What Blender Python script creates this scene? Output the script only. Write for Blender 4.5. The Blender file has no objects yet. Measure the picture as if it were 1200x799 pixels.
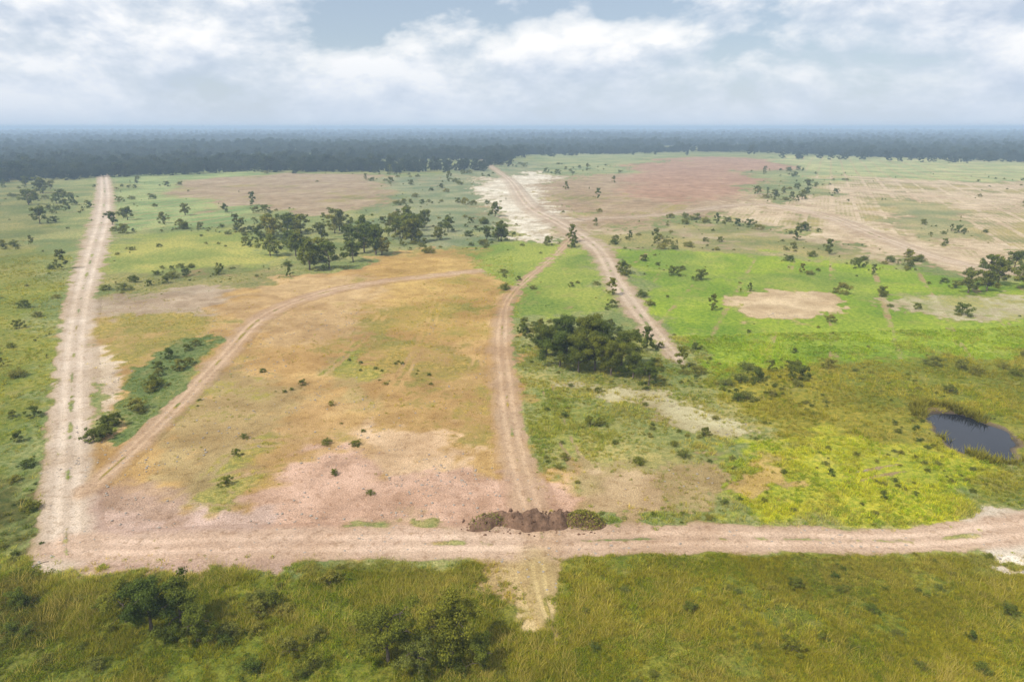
import bpy, bmesh, math, random
import numpy as np
from mathutils import Vector, Matrix, Euler

random.seed(7); rng = np.random.default_rng(7)
R = math.radians
scn = bpy.context.scene
COL = scn.collection

# ------------------------------------------------------------------ camera, sky, sun, exposure
CAM_H = 40.0
PITCH = 17.4
FPX = 800.0                    # focal length in pixels of a 1200 px wide frame
cam_d = bpy.data.cameras.new('camera'); cam = bpy.data.objects.new('camera', cam_d); COL.objects.link(cam)
cam.location = (0, 0, CAM_H); cam.rotation_euler = (R(90 - PITCH), 0, 0)
cam_d.sensor_width = 36.0; cam_d.lens = 24.0
cam_d.clip_start = 0.5; cam_d.clip_end = 30000
scn.camera = cam

SUN_EL, SUN_AZ = 50.0, 236.0   # azimuth clockwise from +Y: behind the camera, to the left
world = bpy.data.worlds.new('World'); scn.world = world; world.use_nodes = True
wn = world.node_tree.nodes; wl = world.node_tree.links; wn.clear()
def N(t, **kw):
    n = wn.new(t)
    for k, v in kw.items(): setattr(n, k, v)
    return n
sky = N('ShaderNodeTexSky', sky_type='NISHITA', sun_disc=False, sun_elevation=R(SUN_EL), sun_rotation=R(SUN_AZ))
sky.air_density = 1.0; sky.dust_density = 0.6; sky.ozone_density = 1.5
SKY_STR = 0.11
tc = N('ShaderNodeTexCoord')
def wmath(op, a, b=0.0, c=None):
    m = N('ShaderNodeMath', operation=op)
    for k, v in ((0, a), (1, b)) + (((2, c),) if c is not None else ()):
        if isinstance(v, (int, float)): m.inputs[k].default_value = v
        else: wl.new(v, m.inputs[k])
    return m.outputs[0]
def wramp(f, *st):
    r = N('ShaderNodeValToRGB'); e = r.color_ramp.elements
    while len(e) < len(st): e.new(0.5)
    for k, (p, c) in enumerate(st): e[k].position = p; e[k].color = (*c, 1)
    wl.new(f, r.inputs['Fac']); return r.outputs['Color']
def wmix(f, a, b):
    m = N('ShaderNodeMix', data_type='RGBA')
    for k, v in (('Factor', f), ('A', a), ('B', b)):
        if isinstance(v, tuple): m.inputs[k].default_value = (*v, 1)
        elif isinstance(v, (int, float)): m.inputs[k].default_value = v
        else: wl.new(v, m.inputs[k])
    return m.outputs['Result']
def wnoise(scale, loc, sc, detail, rough, dist=0.0):
    mp = N('ShaderNodeMapping'); mp.inputs['Scale'].default_value = sc; mp.inputs['Location'].default_value = loc
    wl.new(tc.outputs['Generated'], mp.inputs['Vector'])
    nz = N('ShaderNodeTexNoise'); nz.inputs['Scale'].default_value = scale; nz.inputs['Detail'].default_value = detail
    nz.inputs['Roughness'].default_value = rough; nz.inputs['Distortion'].default_value = dist
    wl.new(mp.outputs['Vector'], nz.inputs['Vector']); return nz.outputs['Fac']
sx = N('ShaderNodeSeparateXYZ'); wl.new(tc.outputs['Generated'], sx.inputs[0]); ez = sx.outputs['Z']
SKY_OFF = (23.18, 11.398, 2.538)
ZS = 1.9
def clouds(dz):
    l = lambda o: (SKY_OFF[0] + o, SKY_OFF[1], SKY_OFF[2] + dz * ZS)
    return wmath('ADD', wmath('MULTIPLY', wnoise(3.6, l(0), (1, 1, ZS), 12, 0.56, 0.2), 0.75), wmath('MULTIPLY', wnoise(9.0, l(3), (1, 1, ZS), 8, 0.6, 0.2), 0.25))
GR = lambda v: (v, v, v)
cf = clouds(0); cu = clouds(0.022)                                       # the same cloud field a little higher up
lit = wmath('ADD', wmath('MULTIPLY', wmath('SUBTRACT', cf, cu), 2.6), 0.5)   # tops face the sun, bases are bluish grey
mask = wramp(cf, (0.412, GR(0.0)), (0.452, GR(0.5)), (0.53, GR(1)))
body = wramp(lit, (0.26, (0.60, 0.70, 0.85)), (0.46, (0.85, 0.91, 1.00)), (0.66, (1.14, 1.14, 1.14)))
inv = N('ShaderNodeVectorMath', operation='SCALE'); inv.inputs['Scale'].default_value = 1.0 / SKY_STR; wl.new(body, inv.inputs[0])
hzc = N('ShaderNodeVectorMath', operation='SCALE'); hzc.inputs['Scale'].default_value = 1.0 / SKY_STR; hzc.inputs[0].default_value = (0.68, 0.78, 0.92)
skyc = wmix(mask, wmix(0.45, sky.outputs['Color'], hzc.outputs['Vector']), inv.outputs['Vector'])
hf = wramp(ez, (0.0, GR(0.92)), (0.045, GR(0.50)), (0.11, GR(0.0)))      # air thickens towards the horizon
skyc = wmix(hf, skyc, hzc.outputs['Vector'])
bg = N('ShaderNodeBackground'); bg.inputs['Strength'].default_value = SKY_STR
wl.new(skyc, bg.inputs['Color'])
wo = N('ShaderNodeOutputWorld'); wl.new(bg.outputs['Background'], wo.inputs['Surface'])

sun_d = bpy.data.lights.new('sun', 'SUN'); sun_d.energy = 5.0; sun_d.angle = R(0.8); sun_d.color = (1.0, 0.95, 0.87)
sun = bpy.data.objects.new('sun', sun_d); COL.objects.link(sun)
sd = Vector((math.sin(R(SUN_AZ)) * math.cos(R(SUN_EL)), math.cos(R(SUN_AZ)) * math.cos(R(SUN_EL)), math.sin(R(SUN_EL))))
sun.rotation_euler = sd.to_track_quat('Z', 'Y').to_euler(); sun.location = (0, -40, 120)

scn.view_settings.view_transform = 'Standard'; scn.view_settings.look = 'None'
scn.view_settings.exposure = -0.12; scn.view_settings.gamma = 1.0; scn.view_settings.use_curve_mapping = False
scn.render.engine = 'CYCLES'
scn.cycles.max_bounces = 5; scn.cycles.diffuse_bounces = 2; scn.cycles.transmission_bounces = 3
scn.cycles.transparent_max_bounces = 6; scn.cycles.volume_bounces = 0; scn.cycles.use_denoising = True; scn.cycles.denoising_prefilter = "ACCURATE"; scn.cycles.adaptive_threshold = 0.006
scn.cycles.caustics_reflective = False; scn.cycles.caustics_refractive = False

# ------------------------------------------------------------------ helpers
cp, sp = math.cos(R(PITCH)), math.sin(R(PITCH))
def G(px, py, z=0.0):
    "survey: where the ground stands that was seen at (px, py) in the photograph"
    u = (px - 600.0) / FPX; v = (399.5 - py) / FPX
    dy = v * sp + cp; dz = v * cp - sp
    t = (z - CAM_H) / dz
    return (u * t, dy * t)
def depth(x, y): return y * cp + CAM_H * sp
def lin(r, g, b):
    return tuple(((c / 255.0 + 0.055) / 1.055) ** 2.4 if c > 10 else c / 255.0 / 12.92 for c in (r, g, b))

def hash2(ix, iy, s):
    h = (ix.astype(np.int64) * 374761393 + iy.astype(np.int64) * 668265263 + s * 1442695041) & 0x7fffffff
    h = ((h ^ (h >> 13)) * 1274126177) & 0x7fffffff
    return ((h ^ (h >> 16)) & 0xffff) / 65535.0
def vnoise(x, y, s=0):
    ix = np.floor(x); iy = np.floor(y); fx = x - ix; fy = y - iy
    fx = fx * fx * (3 - 2 * fx); fy = fy * fy * (3 - 2 * fy)
    a = hash2(ix, iy, s); b = hash2(ix + 1, iy, s); c = hash2(ix, iy + 1, s); d = hash2(ix + 1, iy + 1, s)
    return (a * (1 - fx) + b * fx) * (1 - fy) + (c * (1 - fx) + d * fx) * fy
def fbm(x, y, s=0, o=4):
    t = 0; a = 0.5; n = 0
    for k in range(o):
        t = t + a * vnoise(x, y, s + k * 17); n += a; x = x * 2.03 + 11.3; y = y * 2.03 + 5.7; a *= 0.5
    return t / n

def tag(o, label=None, cat=None, group=None, kind=None):
    if label: o['label'] = label
    if cat: o['category'] = cat
    if group: o['group'] = group
    if kind: o['kind'] = kind
    return o
def link(o, parent=None):
    COL.objects.link(o)
    if parent: o.parent = parent
    return o
def mesh_obj(name, verts, faces, mat, parent=None, smooth=False, coll=True):
    me = bpy.data.meshes.new(name); me.from_pydata([tuple(v) for v in verts], [], [tuple(f) for f in faces]); me.update()
    if mat: me.materials.append(mat)
    if smooth: me.polygons.foreach_set('use_smooth', [True] * len(me.polygons))
    o = bpy.data.objects.new(name, me)
    if coll: link(o, parent)
    return o
def empty(name, loc, rz=0.0, s=1.0):
    e = bpy.data.objects.new(name, None); COL.objects.link(e)
    e.location = loc; e.rotation_euler = (0, 0, rz); e.scale = (s, s, s); e.empty_display_size = 0.3
    return e

class M:
    "small node-material builder"
    def __init__(s, name, rough=0.9, spec=0.2):
        s.m = bpy.data.materials.new(name); s.m.use_nodes = True
        s.t = s.m.node_tree; s.b = s.t.nodes['Principled BSDF']
        s.b.inputs['Roughness'].default_value = rough; s.b.inputs['Specular IOR Level'].default_value = spec
    def n(s, t, **kw):
        n = s.t.nodes.new(t)
        for k, v in kw.items(): setattr(n, k, v)
        return n
    def l(s, a, b): s.t.links.new(a, b)
    def noise(s, scale, detail=4, rough=0.55, vec=None, dist=0.0):
        n = s.n('ShaderNodeTexNoise'); n.inputs['Scale'].default_value = scale; n.inputs['Detail'].default_value = detail
        n.inputs['Roughness'].default_value = rough; n.inputs['Distortion'].default_value = dist
        if vec is not None: s.l(vec, n.inputs['Vector'])
        return n.outputs['Fac']
    def ramp(s, f, *st):
        r = s.n('ShaderNodeValToRGB'); e = r.color_ramp.elements
        while len(e) < len(st): e.new(0.5)
        for k, (p, c) in enumerate(st):
            e[k].position = p; e[k].color = (*c, 1) if len(c) == 3 else c
        s.l(f, r.inputs['Fac']); return r.outputs['Color']
    def mix(s, f, a, b, mode='MIX'):
        m = s.n('ShaderNodeMix', data_type='RGBA', blend_type=mode)
        for k, v in (('Factor', f), ('A', a), ('B', b)):
            if isinstance(v, (int, float)): m.inputs[k].default_value = v
            elif isinstance(v, tuple): m.inputs[k].default_value = (*v, 1) if len(v) == 3 else v
            else: s.l(v, m.inputs[k])
        return m.outputs['Result']
    def math(s, op, a, b=0.0):
        m = s.n('ShaderNodeMath', operation=op)
        for k, v in ((0, a), (1, b)):
            if isinstance(v, (int, float)): m.inputs[k].default_value = v
            else: s.l(v, m.inputs[k])
        return m.outputs[0]
    def bump(s, h, strength=0.4, dist=0.1):
        b = s.n('ShaderNodeBump'); b.inputs['Strength'].default_value = strength; b.inputs['Distance'].default_value = dist
        s.l(h, b.inputs['Height']); s.l(b.outputs['Normal'], s.b.inputs['Normal'])
    def color(s, c):
        if isinstance(c, tuple): s.b.inputs['Base Color'].default_value = (*c, 1)
        else: s.l(c, s.b.inputs['Base Color'])
        return s.m

def grey(v): return (v, v, v)

# ------------------------------------------------------------------ land cover: what grows or lies where
K_ALB = 0.74
SOIL_DEF = np.array(lin(188, 164, 120)); VEG_DEF = np.array(lin(140, 136, 66))
# (outline in survey pixels, mean colour, share of vegetation, edge softness in px, strength, crop rows)
ZONES = [
 ([(-900,662),(2100,658),(2100,1500),(-900,1500)], (130,130,40), .97, 4, 1, 0),
 ([(640,664),(2100,662),(2100,1500),(700,1500)], (140,136,44), .95, 40, 1, 0),
 ([(250,690),(420,680),(430,1000),(230,1000)], (134,136,38), .97, 30, .8, 0),
 ([(1000,760),(1400,700),(1500,1000),(950,1000)], (150,144,40), .95, 40, .8, 0),
 ([(-900,186),(66,186),(56,400),(46,640),(30,672),(-900,690)], (140,138,64), .92, 5, 1, 0),
 ([(-300,330),(58,330),(52,560),(-300,560)], (148,146,58), .93, 20, .9, 0),
 ([(-100,560),(46,560),(40,640),(-100,640)], (112,102,60), .85, 14, .8, 0),
 ([(-100,650),(40,655),(60,745),(-100,745)], (112,102,54), .85, 22, .7, 0),
 ([(-300,186),(70,186),(62,290),(-300,290)], (140,138,84), .9, 8, .8, 0),
 # far fields
 ([(140,194),(296,190),(310,225),(286,262),(200,266),(140,272)], (150,164,100), .95, 7, 1, 1),
 ([(225,212),(330,203),(466,207),(478,236),(400,250),(300,240),(240,248)], (168,150,112), .35, 6, 1, .6),
 ([(130,284),(220,272),(320,282),(310,322),(200,318),(128,334)], (164,164,78), .95, 12, 1, 0),
 ([(124,322),(330,312),(340,345),(250,350),(124,362)], (152,140,90), .7, 10, .8, 0),
 ([(460,210),(560,196),(640,190),(660,262),(560,290),(470,292)], (152,150,112), .7, 12, .8, 0),
 ([(572,208),(640,200),(676,246),(672,280),(630,284),(588,258)], (226,216,192), .04, 7, 1, 0),
 ([(640,178),(775,180),(742,206),(690,204),(640,216)], (158,160,108), .9, 8, .8, 0),
 ([(640,210),(760,196),(905,188),(930,214),(890,250),(760,262),(660,274)], (168,148,110), .3, 8, .9, .8),
 ([(735,196),(820,184),(925,186),(905,226),(800,238),(740,226)], (178,142,110), .15, 7, .85, .8),
 ([(920,184),(1320,184),(1400,226),(1180,214),(1040,226),(925,222)], (178,178,116), .9, 7, .9, 1),
 ([(880,225),(990,206),(1150,214),(1300,206),(1500,205),(1500,290),(1240,296),(1120,318),(1040,300),(960,276),(870,262)], (194,176,136), .4, 9, .95, .7),
 ([(1040,232),(1110,240),(1150,282),(1090,284),(1050,262)], (164,156,108), .75, 9, .85, 0),
 ([(882,198),(950,200),(956,222),(925,240),(880,232)], (144,150,96), .9, 7, .75, 0),
 ([(640,268),(880,262),(1000,284),(1100,312),(1000,306),(860,292),(700,290)], (182,168,128), .4, 8, .7, 0),
 # the right-hand fields
 ([(715,288),(860,292),(1000,304),(1130,322),(1600,330),(1600,440),(1180,430),(980,436),(820,444),(775,392)], (142,162,36), .95, 8, 1, .8),
 ([(740,290),(850,294),(830,340),(760,350)], (156,166,64), .95, 14, .7, 0),
 ([(840,320),(1010,318),(1010,345),(850,350)], (136,150,62), .97, 12, .6, 0),
 ([(540,288),(620,282),(690,288),(706,345),(690,368),(570,372),(545,330)], (146,158,62), .95, 8, 1, .5),
 ([(858,352),(900,340),(968,344),(982,366),(930,380),(870,376)], (206,182,142), .1, 7, .95, 0),
 ([(1060,350),(1200,342),(1400,340),(1400,368),(1200,374),(1080,368)], (192,184,144), .3, 10, .8, 0),
 ([(800,440),(900,424),(1060,416),(1500,410),(1500,560),(1180,548),(940,535),(850,480)], (148,138,50), .92, 12, 1, 0),
 ([(890,455),(1000,446),(1090,455),(1060,528),(960,532),(920,505)], (142,132,46), .88, 14, .8, 0),
 ([(606,442),(720,440),(800,446),(860,486),(900,600),(640,580)], (160,154,90), .85, 8, 1, 0),
 ([(612,455),(660,462),(710,500),(690,530),(622,528)], (142,146,66), .95, 8, .85, 0),
 ([(650,446),(720,456),(810,470),(880,500),(870,522),(790,492),(700,474)], (190,182,136), .3, 7, .9, 0),
 ([(640,548),(720,532),(800,545),(870,540),(884,580),(850,612),(700,612)], (168,150,98), .5, 9, .95, 0),
 ([(700,560),(735,555),(790,606),(690,612)], (198,172,130), .15, 8, .85, 0),
 ([(848,512),(920,524),(1060,520),(1172,530),(1160,590),(1100,610),(880,610)], (168,170,38), .95, 12, 1, 0),
 ([(880,550),(915,540),(950,552),(945,578),(895,584)], (190,166,92), .4, 10, .9, 0),
 ([(1180,540),(1500,520),(1500,590),(1230,585),(1150,605)], (148,138,50), .92, 10, .8, 0),
 # the bare sandy plot
 ([(118,368),(190,346),(320,328),(450,305),(560,298),(590,345),(612,450),(644,608),(72,616),(100,500)], (187,156,96), .30, 6, 1, 0),
 ([(440,300),(500,288),(560,290),(592,390),(500,412),(430,400)], (186,158,90), .36, 12, .9, 0),
 ([(300,332),(380,322),(450,328),(440,398),(340,404),(290,390)], (192,163,112), .22, 9, .95, 0),
 ([(190,460),(250,440),(330,444),(346,500),(320,566),(250,572),(205,540)], (164,140,86), .5, 15, .95, 0),
 ([(250,552),(285,540),(322,548),(310,592),(262,598)], (164,148,90), .62, 9, .85, 0),
 ([(368,428),(400,418),(434,430),(432,476),(390,484)], (170,152,86), .6, 10, .75, 0),
 ([(430,424),(500,412),(566,414),(560,446),(480,458)], (170,145,86), .45, 10, .75, 0),
 ([(400,520),(460,496),(550,492),(566,552),(480,572),(400,560)], (220,188,148), .06, 12, .95, 0),
 ([(330,480),(400,470),(420,560),(340,560)], (190,158,102), .26, 14, .8, 0),
 ([(126,368),(270,352),(250,398),(190,420),(126,446)], (188,164,100), .4, 9, .85, 0),
 ([(126,348),(200,336),(285,334),(270,360),(126,374)], (176,158,130), .2, 6, .85, 0),
 ([(96,420),(126,414),(130,450),(118,496),(98,500)], (212,194,168), .06, 6, .9, 0),
 ([(102,512),(118,480),(150,446),(200,408),(240,394),(252,412),(218,452),(180,490),(130,528)], (112,126,68), .97, 4, 1, 0),
 ([(320,568),(370,540),(460,556),(560,550),(625,575),(640,616),(300,632)], (210,174,146), .06, 13, 1, 0),
 ([(84,576),(200,584),(330,596),(340,652),(140,656),(84,650)], (206,178,158), .06, 8, 1, 0),
 ([(120,568),(220,562),(226,590),(130,596)], (180,152,122), .2, 8, .8, 0),
 ([(540,652),(640,650),(652,690),(668,735),(640,758),(612,735),(574,690)], (200,176,122), .2, 8, .95, 0),
 ([(1140,606),(1200,592),(1500,572),(1500,646),(1130,646)], (234,218,196), .03, 7, 1, 0),
]
# tracks: (survey points with width in m, colour, edge softness m, strength)
def gpt(px, py, w): x, y = G(px, py); return (x, y, w)
def resample(pts, step):
    p = np.array(pts, float); out = []
    P = np.vstack([2 * p[0] - p[1], p, 2 * p[-1] - p[-2]])
    for i in range(1, len(P) - 2):
        p0, p1, p2, p3 = P[i - 1], P[i], P[i + 1], P[i + 2]
        n = max(2, int(np.linalg.norm(p2[:2] - p1[:2]) / step))
        for t in np.linspace(0, 1, n, endpoint=False):
            out.append(0.5 * ((2 * p1) + (-p0 + p2) * t + (2 * p0 - 5 * p1 + 4 * p2 - p3) * t * t + (-p0 + 3 * p1 - 3 * p2 + p3) * t ** 3))
    out.append(P[-2]); return np.array(out)
PALE, SANDY = (212, 192, 168), (208, 178, 146)
ROADS = [
 ('dirt_road', [gpt(*a) for a in [(78,652,5.0),(78,600,5.0),(82,520,5.2),(86,420,5.8),(96,345,6.6),(112,285,8.5),(121,248,10),(122,215,10),(118,190,9),(112,172,8)]], (224,206,184), 1.0, .97),
 ('dirt_road', [gpt(*a) for a in [(78,640,5),(160,642,5.0),(300,638,5.4),(600,636,5.8),(760,632,5.4),(900,632,4.6),(1050,634,4.4),(1150,626,5.2),(1260,612,6),(1500,580,6)]], (222,193,167), .9, .9),
 ('dirt_track', [gpt(*a) for a in [(95,580,2.8),(150,532,3.2),(215,468,3.6),(265,415,4.0),(308,372,4.6),(370,346,5.2),(450,330,5),(560,318,5)]], SANDY, .8, .9),
 ('dirt_track', [gpt(*a) for a in [(640,640,4.0),(618,580,4.2),(602,520,4.2),(592,450,4.2),(588,390,4.0),(600,345,3),(650,300,3.4),(672,278,4)]], SANDY, 1.0, .85),
 ('dirt_track', [gpt(*a) for a in [(800,425,2.2),(780,406,4),(752,372,6),(722,330,7),(698,290,8),(655,262,8.5),(618,240,9),(592,208,7),(560,186,7)]], PALE, 1.6, .9),
 ('dirt_track', [gpt(*a) for a in [(680,258,6),(780,252,6),(880,240,7),(960,252,8),(1040,282,7),(1120,308,6),(1260,330,6),(1500,350,6)]], PALE, 2.2, .85),
 ('dirt_track', [gpt(*a) for a in [(628,650,2.8),(634,690,2.4),(646,730,1.8),(652,756,1.0)]], (196,174,120), .9, .6),
]
CL = [(nm, resample(p, 1.5), c, s, st) for nm, p, c, s, st in ROADS]
# wheel marks over the bare plot
r_ = np.random.default_rng(12)
MARKS = []
for pts in ([(120,620),(260,560),(420,540),(600,600)], [(300,640),(380,560),(450,470),(500,390),(520,330)], [(600,585),(480,600),(330,600),(140,590)], [(330,640),(420,590),(520,520),(590,450)],
            [(150,640),(300,500),(420,400),(480,330)], [(560,640),(520,560),(540,470),(570,400)], [(130,600),(180,560),(300,520),(460,530),(600,560)], [(720,612),(690,560),(660,510),(640,450)], [(900,626),(1000,560),(1150,540),(1300,545)]):
    c_ = resample([(*G(*p), 0) for p in pts], 2.0)[:, :2]; t_ = np.gradient(c_, axis=0); t_ /= np.linalg.norm(t_, axis=1)[:, None]
    for s_ in (-.85, .85): MARKS.append(c_ + np.stack([t_[:, 1], -t_[:, 0]], 1) * s_)
def seg_dist(px, py, ax, ay, bx, by):
    dx, dy = bx - ax, by - ay
    t = np.clip(((px - ax) * dx + (py - ay) * dy) / (dx * dx + dy * dy + 1e-9), 0, 1)
    return np.hypot(px - ax - t * dx, py - ay - t * dy)
def sdf(px, py, poly):
    d = np.full(px.shape, 1e9); ins = np.zeros(px.shape, bool)
    n = len(poly)
    for i in range(n):
        ax, ay = poly[i]; bx, by = poly[(i + 1) % n]
        d = np.minimum(d, seg_dist(px, py, ax, ay, bx, by))
        c = ((ay > py) != (by > py)) & (px < (bx - ax) * (py - ay) / (by - ay + 1e-12) + ax)
        ins ^= c
    return np.where(ins, d, -d)
def line_dist(px, py, c, reach):
    "distance to a polyline minus local half width, only near it"
    out = np.full(px.shape, 1e9)
    for i in range(len(c) - 1):
        ax, ay = c[i][:2]; bx, by = c[i + 1][:2]
        m = (px > min(ax, bx) - reach) & (px < max(ax, bx) + reach) & (py > min(ay, by) - reach) & (py < max(ay, by) + reach)
        if m.any():
            hw = c[i][2] / 2 if len(c[i]) > 2 else 0
            out[m] = np.minimum(out[m], seg_dist(px[m], py[m], ax, ay, bx, by) - hw)
    return out
POND_C = G(1140, 507); POND_R = (4.4, 8.2)
def pond_f(x, y):
    a = np.arctan2(y - POND_C[1], x - POND_C[0])
    w = 1 + .16 * np.sin(2 * a + .6) + .08 * np.sin(3 * a + 2) + .05 * np.sin(7 * a)
    return np.hypot((x - POND_C[0]) / POND_R[0], (y - POND_C[1]) / POND_R[1]) / w     # 1 at the water's edge
def cover(x, y):
    "soil colour, plant colour, share of plants and crop rows of the ground at world points"
    x = np.asarray(x, float); y = np.asarray(y, float)
    sc = np.maximum(depth(x, np.maximum(y, 20)), 30) / 94.0
    nr, fr = np.minimum(sc, 1.6), np.clip(sc - 1.2, 0, 9)
    wx = x + nr * 10 * (fbm(x / 11, y / 11, 3, 6) - .5) + fr * 13 * (fbm(x / 55, y / 55, 13, 6) - .5)
    wy = y + nr * 15 * (fbm(x / 11 + 40, y / 11 + 9, 5, 6) - .5) + fr * 20 * (fbm(x / 55 + 7, y / 55, 15, 6) - .5)
    nf = .45 * fbm(x / 1.7, y / 1.7, 19, 4) + .30 * fbm(x / 7, y / 7, 29, 4) + .25 * fbm(x / 30, y / 30, 39, 4)
    soil = np.empty(x.shape + (3,)); soil[:] = SOIL_DEF; vegc = np.empty(x.shape + (3,)); vegc[:] = lin(144, 148, 92)
    veg = np.full(x.shape, .9); rows = np.zeros(x.shape)
    for poly, c, v, soft, st, rw in ZONES:
        g = [G(a, max(b, 158)) for a, b in poly]
        xs = [p[0] for p in g]; ys = [p[1] for p in g]
        cyy = min(max(sum(ys) / len(ys), 35), 900)
        s = soft * depth(0, cyy) / FPX * 1.5
        m = (wx > min(xs) - 3 * s) & (wx < max(xs) + 3 * s) & (wy > min(ys) - 3 * s) & (wy < max(ys) + 3 * s)
        if not m.any(): continue
        d = sdf(wx[m], wy[m], g)
        a = np.clip((d / (2.6 * s) + (nf[m] - .5) * 4.2) * 1.5 + .5, 0, 1); a = a * a * (3 - 2 * a) * st
        c = np.array(lin(*c))
        if v >= .5: S = SOIL_DEF * (v - .1) / .9 + c * 1.12 * (1 - (v - .1) / .9); Vg = np.clip((c - (1 - v) * S) / v, .012, 1); Vg = .10 * Vg.mean() + .92 * Vg; Vg[1] = max(Vg[1], .95 * Vg[0])
        else: Vg = .5 * VEG_DEF + .45 * c * np.array([.95, .95, .8]); S = np.clip((c - v * Vg) / (1 - v), .02, .8)
        soil[m] += (S - soil[m]) * a[:, None]; vegc[m] += (Vg - vegc[m]) * a[:, None]
        veg[m] += (v - veg[m]) * a; rows[m] += (rw - rows[m]) * a
    mot = .6 * fbm(x / 14, y / 14, 67, 6) + .4 * fbm(x / 45, y / 45, 68, 5) - .5
    veg = np.clip(veg + mot * 1.5 * (1 - np.abs(2 * veg - 1) ** 2.2) + mot * .12, 0, 1)
    soil = soil * (1 + (fbm(x / 8 + 3, y / 10, 69, 4) - .5)[..., None] * [[.30, .32, .36]])
    vegc = vegc * (1 + (fbm(x / 10 + 30, y / 12, 71, 4) - .5)[..., None] * [[.42, .34, .35]])
    rag = (fbm(x / 2.2, y / 2.2, 61, 5) - .5) * 2.6
    for nm, c, colr, soft, st in CL:
        d = line_dist(x, y, c, 16) + rag * np.minimum(sc, 2.5) * .8
        m = d < 8
        if not m.any(): continue
        a = np.clip(.5 - d[m] / (2 * soft * np.clip(sc[m], .8, 3)), 0, 1); a = a * a * (3 - 2 * a) * st
        soil[m] += (np.array(lin(*colr)) - soil[m]) * a[:, None]; veg[m] += (.02 - veg[m]) * a; rows[m] *= 1 - a
    for c in MARKS:
        d = line_dist(x, y, c, 1.2); m = d < .7
        if m.any():
            a = np.clip(1 - d[m] / .55, 0, 1) * .8 * np.clip((fbm(x[m] / 9, y[m] / 9, 88, 2) - .3) * 3, 0, 1)
            veg[m] *= 1 - a; soil[m] += (soil[m] * .84 - soil[m]) * a[:, None]
    p = pond_f(x, y); a = np.clip((1.32 - p) / .3, 0, 1)
    soil += (np.array(lin(96, 88, 78)) - soil) * a[..., None]; veg *= 1 - a * .85
    return soil * K_ALB, vegc * K_ALB, veg, rows
def H(x, y):
    "height of the ground"
    x = np.asarray(x, float); y = np.asarray(y, float)
    far = np.clip((np.hypot(x, y) - 250) / 900, 0, 1)
    z = 0.10 * (fbm(x / 2.4, y / 2.4, 21, 3) - 0.5) + far * 15.0 * (fbm(x / 420, y / 420, 31, 3) - 0.5)
    p = pond_f(x, y)
    return z - .75 * np.clip((1.25 - p) / .5, 0, 1)

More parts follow.
